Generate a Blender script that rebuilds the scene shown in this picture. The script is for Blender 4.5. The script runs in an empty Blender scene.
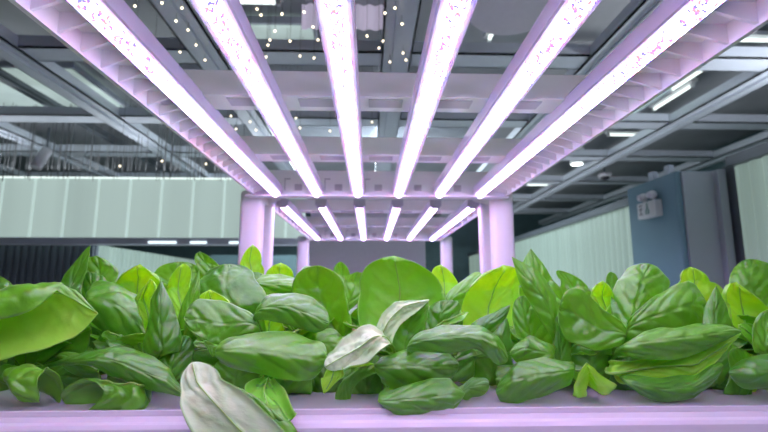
import bpy, bmesh, math, random
from mathutils import Vector, Matrix, noise
R = math.radians
SC = bpy.context.scene
COL = SC.collection
random.seed(7)

# ------------------------------------------------------------------ camera
FPX = 460.0
CAMZ = 1.127
PITCH = math.atan(72 / FPX)
YAW = -math.atan(14 / FPX)
cam_d = bpy.data.cameras.new('camera')
cam_d.sensor_width = 36.0
cam_d.lens = 36.0 * FPX / 768.0
cam_d.clip_start = 0.02
cam_d.clip_end = 60
cam = bpy.data.objects.new('camera', cam_d)
COL.objects.link(cam)
cam.location = (0, 0, CAMZ)
cam.rotation_euler = (R(90) + PITCH, 0, YAW)
SC.camera = cam
cam_d.dof.use_dof = True
cam_d.dof.focus_distance = 0.56
cam_d.dof.aperture_fstop = 6.3
CM = Matrix.Rotation(YAW, 3, 'Z') @ Matrix.Rotation(R(90) + PITCH, 3, 'X')
CAMP = Vector((0, 0, CAMZ))


def at(px, py, Y):
    """where a point seen in the photograph stands, at distance Y into the room"""
    d = CM @ Vector(((px - 384) / FPX, (216 - py) / FPX, -1))
    return CAMP + d * (Y / d.y)


# ------------------------------------------------------------------ materials
MATS = {}


def new_mat(name):
    m = bpy.data.materials.new(name)
    m.use_nodes = True
    m.node_tree.nodes.clear()
    MATS[name] = m
    return m, m.node_tree.nodes, m.node_tree.links


def plain(name, col, rough=0.5, metal=0.0, spec=0.5, nscale=30, namt=0.06, bump=0.0):
    m, N, L = new_mat(name)
    out = N.new('ShaderNodeOutputMaterial')
    b = N.new('ShaderNodeBsdfPrincipled')
    tc = N.new('ShaderNodeTexCoord')
    nz = N.new('ShaderNodeTexNoise')
    nz.inputs['Scale'].default_value = nscale
    nz.inputs['Detail'].default_value = 3
    L.new(tc.outputs['Object'], nz.inputs['Vector'])
    mx = N.new('ShaderNodeMix')
    mx.data_type = 'RGBA'
    mx.inputs['A'].default_value = (*[c * (1 - namt) for c in col], 1)
    mx.inputs['B'].default_value = (*[min(1, c * (1 + namt)) for c in col], 1)
    L.new(nz.outputs['Fac'], mx.inputs['Factor'])
    L.new(mx.outputs['Result'], b.inputs['Base Color'])
    b.inputs['Roughness'].default_value = rough
    b.inputs['Metallic'].default_value = metal
    b.inputs['Specular IOR Level'].default_value = spec
    if bump:
        bp = N.new('ShaderNodeBump')
        bp.inputs['Strength'].default_value = bump
        bp.inputs['Distance'].default_value = 0.002
        L.new(nz.outputs['Fac'], bp.inputs['Height'])
        L.new(bp.outputs['Normal'], b.inputs['Normal'])
    L.new(b.outputs['BSDF'], out.inputs['Surface'])
    return m


def emit(name, col, strength):
    m, N, L = new_mat(name)
    out = N.new('ShaderNodeOutputMaterial')
    e = N.new('ShaderNodeEmission')
    e.inputs['Color'].default_value = (*col, 1)
    e.inputs['Strength'].default_value = strength
    L.new(e.outputs['Emission'], out.inputs['Surface'])
    return m


def lit_panel(name, col, strength, base, sx, depth=0.25):
    """frosted backlit sheet: vertical ribs vary a little in density"""
    m, N, L = new_mat(name)
    out = N.new('ShaderNodeOutputMaterial')
    b = N.new('ShaderNodeBsdfPrincipled')
    tc = N.new('ShaderNodeTexCoord')
    mp = N.new('ShaderNodeMapping')
    mp.inputs['Scale'].default_value = (sx, sx, 0.05)
    L.new(tc.outputs['Object'], mp.inputs['Vector'])
    nz = N.new('ShaderNodeTexNoise')
    nz.inputs['Scale'].default_value = 1.0
    nz.inputs['Detail'].default_value = 4
    L.new(mp.outputs['Vector'], nz.inputs['Vector'])
    mr = N.new('ShaderNodeMapRange')
    mr.inputs['From Min'].default_value = 0.3
    mr.inputs['From Max'].default_value = 0.7
    mr.inputs['To Min'].default_value = strength * (1 - depth)
    mr.inputs['To Max'].default_value = strength * (1 + depth)
    L.new(nz.outputs['Fac'], mr.inputs['Value'])
    b.inputs['Base Color'].default_value = (*base, 1)
    b.inputs['Roughness'].default_value = 0.45
    b.inputs['Emission Color'].default_value = (*col, 1)
    L.new(mr.outputs['Result'], b.inputs['Emission Strength'])
    L.new(b.outputs['BSDF'], out.inputs['Surface'])
    return m


def led_mat(name, strength):
    m, N, L = new_mat(name)
    out = N.new('ShaderNodeOutputMaterial')
    e = N.new('ShaderNodeEmission')
    tc = N.new('ShaderNodeTexCoord')
    mp = N.new('ShaderNodeMapping')
    mp.inputs['Scale'].default_value = (330, 215, 215)
    L.new(tc.outputs['Object'], mp.inputs['Vector'])
    vo = N.new('ShaderNodeTexVoronoi')
    vo.inputs['Scale'].default_value = 1.0
    L.new(mp.outputs['Vector'], vo.inputs['Vector'])
    sep = N.new('ShaderNodeSeparateColor')
    L.new(vo.outputs['Color'], sep.inputs['Color'])
    ramp = N.new('ShaderNodeValToRGB')
    ramp.color_ramp.interpolation = 'CONSTANT'
    el = ramp.color_ramp.elements
    el[0].position = 0.0
    el[0].color = (0.026, 0.022, 1.0, 1)
    el[1].position = 0.20
    el[1].color = (0.74, 0.66, 1.0, 1)
    x = el.new(0.84)
    x.color = (1.0, 0.032, 0.036, 1)
    L.new(sep.outputs['Red'], ramp.inputs['Fac'])
    L.new(ramp.outputs['Color'], e.inputs['Color'])
    e.inputs['Strength'].default_value = strength
    L.new(e.outputs['Emission'], out.inputs['Surface'])
    return m


def leaf_mat(name, col, col2, vein, rough, spec, trans_col, trans, bump=0.25, sheen=0.0, coat=0.0):
    m, N, L = new_mat(name)
    out = N.new('ShaderNodeOutputMaterial')
    b = N.new('ShaderNodeBsdfPrincipled')
    uv = N.new('ShaderNodeUVMap')
    uv.uv_map = 'UVMap'
    oi = N.new('ShaderNodeObjectInfo')
    nz = N.new('ShaderNodeTexNoise')
    nz.inputs['Scale'].default_value = 45
    nz.inputs['Detail'].default_value = 4
    L.new(uv.outputs['UV'], nz.inputs['Vector'])
    ad = N.new('ShaderNodeMath')
    ad.operation = 'MULTIPLY_ADD'
    L.new(oi.outputs['Random'], ad.inputs[0])
    ad.inputs[1].default_value = 0.8
    L.new(nz.outputs['Fac'], ad.inputs[2])
    sb = N.new('ShaderNodeMath')
    sb.operation = 'SUBTRACT'
    sb.use_clamp = True
    L.new(ad.outputs[0], sb.inputs[0])
    sb.inputs[1].default_value = 0.4
    mx = N.new('ShaderNodeMix')
    mx.data_type = 'RGBA'
    mx.inputs['A'].default_value = (*col, 1)
    mx.inputs['B'].default_value = (*col2, 1)
    L.new(sb.outputs[0], mx.inputs['Factor'])
    at_ = N.new('ShaderNodeAttribute')
    at_.attribute_name = 'vein'
    mv = N.new('ShaderNodeMix')
    mv.data_type = 'RGBA'
    L.new(at_.outputs['Fac'], mv.inputs['Factor'])
    L.new(mx.outputs['Result'], mv.inputs['A'])
    mv.inputs['B'].default_value = (*vein, 1)
    L.new(mv.outputs['Result'], b.inputs['Base Color'])
    b.inputs['Roughness'].default_value = rough
    b.inputs['Specular IOR Level'].default_value = spec
    b.inputs['Sheen Weight'].default_value = sheen
    b.inputs['Sheen Roughness'].default_value = 0.5
    b.inputs['Coat Weight'].default_value = coat
    b.inputs['Coat Roughness'].default_value = 0.28
    vo = N.new('ShaderNodeTexVoronoi')
    vo.inputs['Scale'].default_value = 160
    L.new(uv.outputs['UV'], vo.inputs['Vector'])
    n2 = N.new('ShaderNodeTexNoise')
    n2.inputs['Scale'].default_value = 110
    n2.inputs['Detail'].default_value = 3
    L.new(uv.outputs['UV'], n2.inputs['Vector'])
    sm = N.new('ShaderNodeMath')
    sm.operation = 'MULTIPLY_ADD'
    L.new(vo.outputs['Distance'], sm.inputs[0])
    sm.inputs[1].default_value = -0.5
    L.new(n2.outputs['Fac'], sm.inputs[2])
    bp = N.new('ShaderNodeBump')
    bp.inputs['Strength'].default_value = bump
    bp.inputs['Distance'].default_value = 0.0015
    L.new(sm.outputs[0], bp.inputs['Height'])
    L.new(bp.outputs['Normal'], b.inputs['Normal'])
    t = N.new('ShaderNodeBsdfTranslucent')
    tm = N.new('ShaderNodeMix')
    tm.data_type = 'RGBA'
    L.new(at_.outputs['Fac'], tm.inputs['Factor'])
    tm.inputs['A'].default_value = (*[c * trans for c in trans_col], 1)
    tm.inputs['B'].default_value = (*[c * trans * 0.6 for c in trans_col], 1)
    L.new(tm.outputs['Result'], t.inputs['Color'])
    ms = N.new('ShaderNodeAddShader')
    L.new(b.outputs['BSDF'], ms.inputs[0])
    L.new(t.outputs['BSDF'], ms.inputs[1])
    L.new(ms.outputs['Shader'], out.inputs['Surface'])
    return m


TC = (0.62, 1.0, 0.08)
leaf_mat('leaf_top', (0.034, 0.20, 0.002), (0.12, 0.41, 0.004), (0.20, 0.48, 0.06), 0.42, 0.7, TC, 0.20, bump=0.45, coat=0.5)
leaf_mat('leaf_young', (0.12, 0.34, 0.01), (0.20, 0.44, 0.02), (0.26, 0.50, 0.06), 0.40, 0.7, (0.74, 1.0, 0.04), 0.46, bump=0.4, coat=0.3)
leaf_mat('leaf_young_under', (0.20, 0.42, 0.03), (0.28, 0.50, 0.06), (0.36, 0.58, 0.12), 0.5, 0.4, (0.74, 1.0, 0.04), 0.62, bump=0.4)
leaf_mat('leaf_under', (0.10, 0.30, 0.02), (0.17, 0.40, 0.045), (0.32, 0.54, 0.12), 0.45, 0.45, TC, 0.62, bump=0.6)
leaf_mat('leaf_pale', (0.60, 0.88, 0.42), (0.72, 0.94, 0.55), (0.42, 0.74, 0.24), 0.6, 0.3, (0.7, 0.8, 0.2), 0.2, bump=0.4)
leaf_mat('rib_pale', (0.24, 0.48, 0.08), (0.32, 0.56, 0.12), (0.3, 0.5, 0.1), 0.45, 0.5, (0.6, 0.8, 0.1), 0.25)
plain('deck_plastic', (0.44, 0.44, 0.44), 0.16, nscale=14, namt=0.03)
plain('white_plastic', (0.62, 0.62, 0.62), 0.2, nscale=14, namt=0.03)
plain('rack_white', (0.88, 0.88, 0.88), 0.5, nscale=20, namt=0.03)
plain('rail_white', (0.82, 0.83, 0.80), 0.5, nscale=20, namt=0.03)
plain('rack_slot', (0.5, 0.49, 0.52), 0.6)
plain('lamp_housing', (0.56, 0.54, 0.62), 0.4)
plain('steel_screw', (0.6, 0.6, 0.62), 0.3, 1.0)
led_mat('led_light', 13.0)
plain('beam_metal', (0.56, 0.60, 0.67), 0.42, 0.15)
plain('beam_dark', (0.12, 0.14, 0.16), 0.5, 0.2)
plain('ceiling_dark', (0.36, 0.37, 0.40), 0.35, 0.0, nscale=3, namt=0.35)
plain('floor_grey', (0.5, 0.5, 0.5), 0.5)
plain('wall_dark', (0.10, 0.17, 0.19), 0.6, nscale=6, namt=0.2)
plain('slat_dark', (0.15, 0.18, 0.21), 0.55)
plain('pillar_blue', (0.16, 0.29, 0.36), 0.5, nscale=4, namt=0.08)
plain('pillar_grey', (0.36, 0.40, 0.44), 0.45, nscale=4, namt=0.08)
plain('partition_lilac', (0.78, 0.74, 0.84), 0.6)
plain('rail_grey', (0.42, 0.44, 0.52), 0.5)
plain('fixture_white', (0.75, 0.76, 0.77), 0.45)
plain('fixture_dark', (0.03, 0.03, 0.035), 0.3)
plain('drum_grey', (0.66, 0.64, 0.70), 0.5)
plain('sign_dark', (0.10, 0.10, 0.10), 0.5)
plain('sign_green', (0.08, 0.24, 0.19), 0.5)
plain('sign_red', (0.25, 0.10, 0.10), 0.5)
plain('thread_grey', (0.12, 0.125, 0.13), 0.6)
plain('substrate', (0.05, 0.035, 0.025), 0.9)
lit_panel('panel_seam', (0.74, 0.95, 0.88), 0.42, (0.5, 0.6, 0.6), 3.0, 0.1)
emit('panel_glow', (0.85, 1, 0.95), 1.0)
lit_panel('panel_lit', (0.72, 0.93, 0.86), 0.34, (0.3, 0.36, 0.35), 3.0, 0.12)
lit_panel('wall_lit', (0.68, 0.92, 0.81), 0.20, (0.16, 0.22, 0.20), 6.0, 0.22)
lit_panel('ceiling_lit', (0.74, 0.93, 0.88), 0.30, (0.3, 0.36, 0.36), 1.5, 0.4)
lit_panel('ceiling_bright', (0.74, 0.95, 0.88), 0.5, (0.3, 0.36, 0.36), 2.5, 0.5)
lit_panel('curtain_lit', (0.74, 0.66, 0.88), 0.34, (0.4, 0.38, 0.45), 9.0, 0.15)  # curtain is no lamp; brightened by an added glow of its own
emit('tube_light', (0.88, 1.0, 0.97), 1.4)
emit('downlight', (0.9, 1.0, 0.96), 7.0)
emit('bulb_warm', (1.0, 0.86, 0.62), 3.0)
emit('rail_glow', (0.75, 0.92, 1.0), 1.3)


# ------------------------------------------------------------------ helpers
def tag(o, label=None, cat=None, group=None, kind=None):
    if label: o['label'] = label
    if cat: o['category'] = cat
    if group: o['group'] = group
    if kind: o['kind'] = kind
    return o


def empty(name, loc, label=None, cat=None, group=None, rot=(0, 0, 0)):
    o = bpy.data.objects.new(name, None)
    COL.objects.link(o)
    o.location = loc
    o.rotation_euler = rot
    o.empty_display_size = 0.02
    return tag(o, label, cat, group)


def link(name, me, mats, parent=None, off=None, smooth=False):
    o = bpy.data.objects.new(name, me)
    COL.objects.link(o)
    for m in (mats if isinstance(mats, (list, tuple)) else [mats]):
        me.materials.append(MATS[m])
    if smooth:
        for p in me.polygons: p.use_smooth = True
    if parent:
        o.parent = parent
    return o


class MB:
    """a small mesh builder in world coordinates"""

    def __init__(self):
        self.bm = bmesh.new()

    def box(self, x0, x1, y0, y1, z0, z1, bev=0.0):
        t = bmesh.new()
        bmesh.ops.create_cube(t, size=1.0)
        for v in t.verts:
            v.co = Vector(((x0 + x1) / 2 + v.co.x * (x1 - x0), (y0 + y1) / 2 + v.co.y * (y1 - y0), (z0 + z1) / 2 + v.co.z * (z1 - z0)))
        if bev:
            bmesh.ops.bevel(t, geom=t.edges[:], offset=bev, segments=2, affect='EDGES', profile=0.5)
        self.merge(t)
        return self

    def merge(self, t, mat=None):
        if mat is not None:
            bmesh.ops.transform(t, matrix=mat, verts=t.verts)
        me = bpy.data.meshes.new('tmp')
        t.to_mesh(me)
        t.free()
        self.bm.from_mesh(me)
        bpy.data.meshes.remove(me)

    def cyl(self, p0, p1, r0, r1=None, seg=16, cap=True):
        r1 = r0 if r1 is None else r1
        p0 = Vector(p0); p1 = Vector(p1)
        d = p1 - p0
        t = bmesh.new()
        bmesh.ops.create_cone(t, cap_ends=cap, segments=seg, radius1=r0, radius2=r1, depth=d.length)
        q = Vector((0, 0, 1)).rotation_difference(d.normalized()).to_matrix().to_4x4()
        self.merge(t, Matrix.Translation((p0 + p1) / 2) @ q)
        return self

    def sphere(self, c, r, sc=(1, 1, 1), seg=16):
        t = bmesh.new()
        bmesh.ops.create_uvsphere(t, u_segments=seg, v_segments=seg // 2, radius=r)
        self.merge(t, Matrix.Translation(c) @ Matrix.Diagonal((*sc, 1)))
        return self

    def prism_x(self, prof, x0, x1):
        """closed (y, z) profile swept along x"""
        a = [self.bm.verts.new((x0, y, z)) for y, z in prof]
        b = [self.bm.verts.new((x1, y, z)) for y, z in prof]
        n = len(prof)
        for i in range(n):
            self.bm.faces.new((a[i], a[(i + 1) % n], b[(i + 1) % n], b[i]))
        self.bm.faces.new(a[::-1]); self.bm.faces.new(b)
        bmesh.ops.recalc_face_normals(self.bm, faces=self.bm.faces[:])
        return self

    def prism_y(self, prof, y0, y1):
        a = [self.bm.verts.new((x, y0, z)) for x, z in prof]
        b = [self.bm.verts.new((x, y1, z)) for x, z in prof]
        n = len(prof)
        for i in range(n):
            self.bm.faces.new((a[i], a[(i + 1) % n], b[(i + 1) % n], b[i]))
        self.bm.faces.new(a[::-1]); self.bm.faces.new(b)
        bmesh.ops.recalc_face_normals(self.bm, faces=self.bm.faces[:])
        return self

    def build(self, name, mats, parent=None, smooth=False):
        me = bpy.data.meshes.new(name)
        if parent is not None:
            mw = Matrix.Translation(parent.location) @ parent.rotation_euler.to_matrix().to_4x4()
            if parent.parent is not None:
                pp = parent.parent
                mw = Matrix.Translation(pp.location) @ pp.rotation_euler.to_matrix().to_4x4() @ mw
            bmesh.ops.transform(self.bm, matrix=mw.inverted(), verts=self.bm.verts)
        self.bm.to_mesh(me)
        self.bm.free()
        return link(name, me, mats, parent, smooth=smooth)


# ------------------------------------------------------------------ leaves
def cr(p0, p1, p2, p3, t):
    return 0.5 * ((2 * p1) + (p2 - p0) * t + (2 * p0 - 5 * p1 + 4 * p2 - p3) * t * t + (3 * p1 - p0 - 3 * p2 + p3) * t * t * t)


def crv(P, t):
    """Catmull-Rom through list P, t in 0..1"""
    n = len(P) - 1
    x = min(max(t, 0), 1) * n
    i = min(int(x), n - 1)
    f = x - i
    a = P[i - 1] if i > 0 else P[0] * 2 - P[1]
    d = P[i + 2] if i + 2 <= n else P[n] * 2 - P[n - 1]
    return cr(a, P[i], P[i + 1], d, f)


NU, NV = 34, 84


def leaf_mesh(name, sts, tip, flip, seed=0, vamp=0.0014, ruff=0.0025, savoy=0.0006, nvein=7, lobe=0.008, point=False, rib=1.0, curl=0.0, nu=NU, nv=NV):
    """sts: list of cross stations (3 or 5 points, world), tip: Vector or None"""
    rows = [[crv(s, j / nu) for j in range(nu + 1)] for s in sts]
    ncap = nv // 3 if tip is not None else 0
    grid = []
    n1 = nv - ncap
    for i in range(n1 + 1):
        t = i / n1
        grid.append([crv([r[j] for r in rows], t) for j in range(nu + 1)])
    if tip is not None:
        last = grid[-1]
        mid = last[nu // 2]
        prev = grid[-2][nu // 2]
        for i in range(1, ncap + 1):
            a = (i / ncap) ** 0.8 * math.pi / 2
            c, s = math.cos(a), math.sin(a)
            if point: c, s = (1 - i / ncap) ** 0.85, i / ncap
            if i == ncap: c = 0.03
            grid.append([mid + (q - mid) * c + (tip - mid) * s for q in last])
    nr = len(grid)
    # lengths
    L = [0.0]
    for i in range(1, nr):
        L.append(L[-1] + (grid[i][nu // 2] - grid[i - 1][nu // 2]).length)
    tot = max(L[-1], 1e-4)
    # normals
    nrm = []
    for i in range(nr):
        row = []
        for j in range(nu + 1):
            dv = grid[min(i + 1, nr - 1)][j] - grid[max(i - 1, 0)][j]
            du = grid[i][min(j + 1, nu)] - grid[i][max(j - 1, 0)]
            nn = du.cross(dv)
            if nn.length < 1e-10:
                nn = Vector((0, 0, 1))
            row.append(nn.normalized() * flip)
        nrm.append(row)
    veins = []
    out = []
    off = Vector((seed * 7.31, seed * 3.17, seed * 1.73))
    uvs = []
    for i in range(nr):
        v = L[i] / tot
        w = sum((grid[i][j + 1] - grid[i][j]).length for j in range(nu))
        row = []
        for j in range(nu + 1):
            u = 2 * j / nu - 1
            au = abs(u)
            ph = nvein * v - 1.5 * au ** 1.15 + (0.35 if u > 0 else 0) + 0.25 * noise.noise(Vector((u * 1.5, v * 3, seed)))
            d = abs(ph - round(ph))
            g = math.exp(-(d / 0.11) ** 2) * (1 - au ** 3) * min(1, au * 6)
            mrib = math.exp(-(au / 0.05) ** 2)
            fade = min(1, v * 5) * min(1, w / 0.05)
            puff = (1 - math.exp(-(d / 0.2) ** 2)) * (1 - au ** 4)
            disp = vamp * fade * (puff - 0.5 * g - 0.9 * mrib) + lobe * w * min(1, v * 3) * math.sin(math.pi * min(1, au)) ** 0.8
            q = grid[i][j]
            disp += savoy * fade * 2.2 * noise.noise(q * (230 if savoy > .0009 else 130) + off) * (1 - 0.5 * au)
            disp += 0.0032 * fade * noise.noise(q * 38 + off)
            disp += ruff * fade * au ** 4 * 2 * noise.noise(Vector((v * 7 + seed, u * 2, 3.3)))
            if curl:
                e = max(0, (au - 0.66) / 0.34, (v - 0.80) / 0.20 if tip is not None else 0)
                disp += curl * fade * min(e, 1) ** 2
            out.append(q + nrm[i][j] * disp)
            veins.append(min(1, max(0.3 * g * fade, 0.45 * mrib, 0.9 * max(0, 1 - v / 0.22), 0.7 * max(0, (au - 0.94) / 0.06), 0.7 * (1 if i >= nr - 2 and tip is not None else 0))))
            uvs.append((u * w * 0.5 + seed * 0.37, L[i]))
    faces = []
    for i in range(nr - 1):
        for j in range(nu):
            a = i * (nu + 1) + j
            f = (a, a + 1, a + nu + 2, a + nu + 1)
            faces.append(f if flip > 0 else f[::-1])
    me = bpy.data.meshes.new(name)
    me.from_pydata([tuple(p) for p in out], [], faces)
    me.update()
    at_ = me.attributes.new('vein', 'FLOAT', 'POINT')
    at_.data.foreach_set('value', veins)
    ul = me.uv_layers.new(name='UVMap')
    for lp in me.loops:
        ul.data[lp.index].uv = uvs[lp.vertex_index]
    for p in me.polygons: p.use_smooth = True
    # midrib path, slightly below the blade
    path = []
    for i in range(0, int(nr * 0.9), 3):
        r = rib * 0.0019 * (1 - 0.85 * L[i] / tot) + 0.0003
        path.append((out[i * (nu + 1) + nu // 2] - nrm[i][nu // 2] * (0.0006 + r * 1.0), r))
    return me, path


def tube_mesh(name, path, seg=7):
    vs, fs = [], []
    n = len(path)
    up = Vector((0.3, 0.5, 0.81))
    for i, (p, r) in enumerate(path):
        d = (path[min(i + 1, n - 1)][0] - path[max(i - 1, 0)][0])
        if d.length < 1e-9: d = Vector((0, 0, 1))
        d.normalize()
        a = d.cross(up)
        if a.length < 1e-5: a = d.cross(Vector((1, 0, 0)))
        a.normalize()
        b = d.cross(a)
        for k in range(seg):
            an = 2 * math.pi * k / seg
            vs.append(tuple(p + (a * math.cos(an) + b * math.sin(an)) * r))
    for i in range(n - 1):
        for k in range(seg):
            k2 = (k + 1) % seg
            fs.append((i * seg + k, i * seg + k2, (i + 1) * seg + k2, (i + 1) * seg + k))
    fs.append(tuple(range(seg))[::-1])
    fs.append(tuple((n - 1) * seg + k for k in range(seg)))
    me = bpy.data.meshes.new(name)
    me.from_pydata(vs, [], fs)
    for p in me.polygons: p.use_smooth = True
    return me


def solid(o, th=0.0007):
    md = o.modifiers.new('thickness', 'SOLIDIFY')
    md.thickness = th
    md.offset = -1
    md.material_offset = 1
    md.use_rim = True
    return o


def add_leaf(head, sts, tip, side, seed, mats=('leaf_top', 'leaf_under'), label=None, core=None, **kw):
    """sts in world coordinates; side 'T': upper face turned to the camera, 'U': underside"""
    k = len(sts) // 2
    s = sts[k]
    mid = crv(s, 0.5)
    du = s[-1] - s[0]
    nxt = tip if (tip is not None and k == len(sts) - 1) else crv(sts[min(k + 1, len(sts) - 1)], 0.5)
    prv = crv(sts[k - 1], 0.5) if k > 0 else mid
    n = du.cross(nxt - prv)
    f = 1 if n.dot(CAMP - mid) > 0 else -1
    if side == 'U': f = -f
    if 'curl' not in kw and side == 'U': kw['curl'] = -0.010
    if core is not None:
        a = sts[0]
        ax = (a[-1] - a[0]).normalized() * 0.007
        m0 = crv(a, 0.5)
        d1 = (m0 - core)
        md = core + d1 * 0.5 + Vector((0, 0, 0.006))
        c0 = [core - ax, core + Vector((0, 0, -0.001)), core + ax]
        wd = min(0.35, 0.35)
        c1 = [md + (p - m0) * wd for p in a]
        sts = [c0, c1] + sts
    me, path = leaf_mesh('leaf', sts, tip, f, seed, **kw)
    hl = head.location
    me.transform(Matrix.Translation(-hl))
    o = link('leaf', me, list(mats), head)
    solid(o)
    rm = tube_mesh('midrib', [(p - hl, r) for p, r in path])
    link('midrib', rm, 'rib_pale', o)
    if label: o['label'] = label
    return o


def px_leaf(head, Y, spec, tip, side, seed, corepx=None, **kw):
    sts = []
    for s in spec:
        P = []
        for q in s:
            d = (q[2] if len(q) > 2 else 0) * 0.01
            p = at(q[0], q[1], Y + d)
            P.append(p)
        sts.append(P)
    tp = None
    if tip is not None:
        tp = at(tip[0], tip[1], Y + (tip[2] if len(tip) > 2 else 0) * 0.01)
    core = head.location + Vector((0, 0, 0.012))
    return add_leaf(head, sts, tp, side, seed, core=core, **kw)


TRAY = 1.0


def head_at(px, Y, label):
    d = at(px, 380, Y)
    h = empty('lettuce_head', (d.x, Y, TRAY), label, 'lettuce', 'lettuce heads growing in the tray')
    c = MB()
    c.cyl((d.x, Y, TRAY), (d.x, Y, TRAY + 0.02), 0.013, 0.008, 12)
    c.build('crown', 'rib_pale', h, True)
    return h


YOUNG = ('leaf_young', 'leaf_young_under')
PALE = ('leaf_top', 'leaf_pale')
# heads of the two nearest rows
HA = head_at(25, 0.64, 'lettuce head at the left edge with a big yellow-green folded leaf')
HB = head_at(150, 0.64, 'lettuce head second from left, upright dark leaf with a central point')
HC = head_at(270, 0.64, 'lettuce head left of centre with a cream leaf hanging over the tray edge')
HD = head_at(405, 0.64, 'lettuce head at the centre with the tall round backlit leaf')
HE = head_at(556, 0.64, 'lettuce head right of centre with a tiny bright leaf at its foot')
HF = head_at(606, 0.655, 'lettuce head on the right with one long glossy leaf lying across')
HG = head_at(785, 0.64, 'lettuce head cut by the right edge, dark leaf over the tray')
HH = head_at(708, 0.66, 'lettuce head half hidden behind the long glossy leaf on the right, one upright dark leaf')
GA = head_at(95, 0.80, 'lettuce head behind the left folded leaf, spear-shaped leaf on top')
GB = head_at(225, 0.80, 'lettuce head behind with a yellow leaf before the left posts')
GC = head_at(312, 0.80, 'lettuce head behind with white-sheened domed leaves below the far left post')
GD = head_at(450, 0.80, 'lettuce head behind the tall round leaf, yellow leaf tip showing')
GE = head_at(580, 0.80, 'lettuce head behind with pale tips in front of the ribbed lit wall')
GF = head_at(735, 0.80, 'lettuce head behind at the right with a blistered pale leaf top')

_s = [0]


def lf(head, Y, spec, tip, side='T', **kw):
    _s[0] += 1
    return px_leaf(head, Y, spec, tip, side, _s[0] * 1.37, **kw)


# --- left edge head
lf(HA, .545, [
    [(-34, 372, 0), (-30, 340, 1), (-28, 315, 1.6), (-30, 297, .2), (-30, 302, -2.6), (-32, 320, -2.8)],
    [(0, 359, -1), (4, 336, 1), (7, 310, 1.6), (4, 290, .2), (3, 298, -2.6), (2, 319, -2.8)],
    [(38, 352, -1), (43, 330, .8), (45, 306, 1.2), (38, 284, .3), (34, 292, -2), (32, 310, -2.2)],
    [(72, 337, -.5), (72, 322, .4), (71, 305, .5), (63, 283, 0), (60, 285, -.4), (57, 291, -.7)]], (98, 313, 0), 'U', curl=0, mats=('leaf_top', 'leaf_young_under'), point=True)
lf(HA, .53, [
    [(12, 386, 3), (8, 371, 1.5), (4, 378, 0), (11, 388, -.3), (18, 395, 0)],
    [(36, 390, 3), (32, 367, 1.5), (25, 377, -.6), (28, 391, -.8), (36, 403, -.3)],
    [(62, 402, 2.5), (63, 384, 1.5), (50, 369, .3), (40, 381, -.8), (40, 401, -.5)]], None, mats=('leaf_top', 'leaf_top'))  # darker top material on the underside too, putting shade into the hollow
lf(HA, .58, [[(100, 366, 1), (98, 372, 0), (100, 382, 1)], [(84, 355, 1), (82, 365, -.3), (86, 378, 1)]], (57, 357, .3))
lf(HA, .61, [[(-20, 375), (-5, 372, -.5), (10, 382)], [(-25, 352), (0, 350, -.5), (14, 366)]], (4, 338))
lf(HA, .66, [[(40, 352), (62, 348, -.5), (85, 352)], [(30, 330), (60, 325, -.6), (92, 330)]], (70, 300))
# --- second head
lf(HB, .63, [[(92, 286, 3), (86, 300, 0), (90, 326, 1)], [(118, 284, 3), (114, 304, -.5), (110, 342, 1)],
             [(142, 299, 3), (138, 322, 0), (130, 352, 1)]], (158, 345, 1))
lf(HB, .525, [[(148, 408, 2.5), (146, 398, 2), (145, 389, 1.5), (143, 386, .5), (141, 388, 0), (142, 396, -.5), (143, 404, -.5), (144, 409, -.3)],
              [(112, 412, 2.5), (98, 402, 2.3), (99, 390, 2), (105, 384, 1), (114, 383, 0), (122, 392, -.8), (120, 402, -1), (113, 411, -.8)],
              [(75, 411, 2), (64, 403, 2), (62, 391, 1.5), (73, 382, .7), (90, 380, 0), (101, 388, -.8), (99, 400, -1), (88, 410, -.8)]], None, ruff=.0008, mats=('leaf_top', 'leaf_top'))  # underside takes the top material, so the mouth's shade is in the colour
lf(HA, .535, [[(86, 352, 2), (83, 360, 0), (90, 367, .5)], [(118, 346, 2), (112, 360, -1), (112, 377, 0)],
              [(149, 355, 1.5), (140, 370, -1.2), (144, 387, -.3)], [(170, 368, 1), (165, 380, -1), (164, 393, -.5)]], (188, 397, -.3), point=True)
lf(HB, .58, [[(142, 352), (161, 352, -1), (181, 348)], [(146, 325), (160, 325, -1), (179, 325)], [(151, 300, 0), (160, 300, -.8), (172, 304, 0)]], (161, 280, .2), point=True)
lf(HB, .60, [[(140, 322), (150, 320, 1), (160, 316)], [(132, 300, 0), (143, 297, 1.2), (158, 296)]], (150, 279, -.3), 'U', mats=YOUNG)
lf(HB, .66, [[(174, 318), (182, 318), (192, 308)], [(164, 290), (178, 288, .8), (194, 284)]], (183, 264), 'U', mats=YOUNG)
lf(HB, .62, [[(170, 345), (182, 345), (196, 340)], [(177, 318), (187, 316, -.5), (198, 312)], [(186, 295), (192, 295, -.4), (200, 290)]], (199, 270), point=True)
lf(HB, .70, [[(118, 305), (138, 305, 1.5), (162, 300)], [(113, 285, 0), (138, 283, 1.5), (166, 286, 0)]], (140, 264, -.9), 'U', mats=YOUNG)
lf(HB, .60, [[(160, 400, 1), (156, 400, 0), (154, 408, 0)], [(128, 392, 1), (124, 400, -.3), (124, 410, .3)]], (100, 402, .5))
lf(HB, .59, [[(150, 385), (168, 380, -.4), (186, 382)], [(160, 360), (174, 356, -.5), (192, 358)]], (184, 335, .4))
lf(HB, .66, [[(95, 360), (125, 350, -.5), (150, 352)], [(95, 345), (125, 335, -.8), (152, 335)]], (130, 316, .4))
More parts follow.
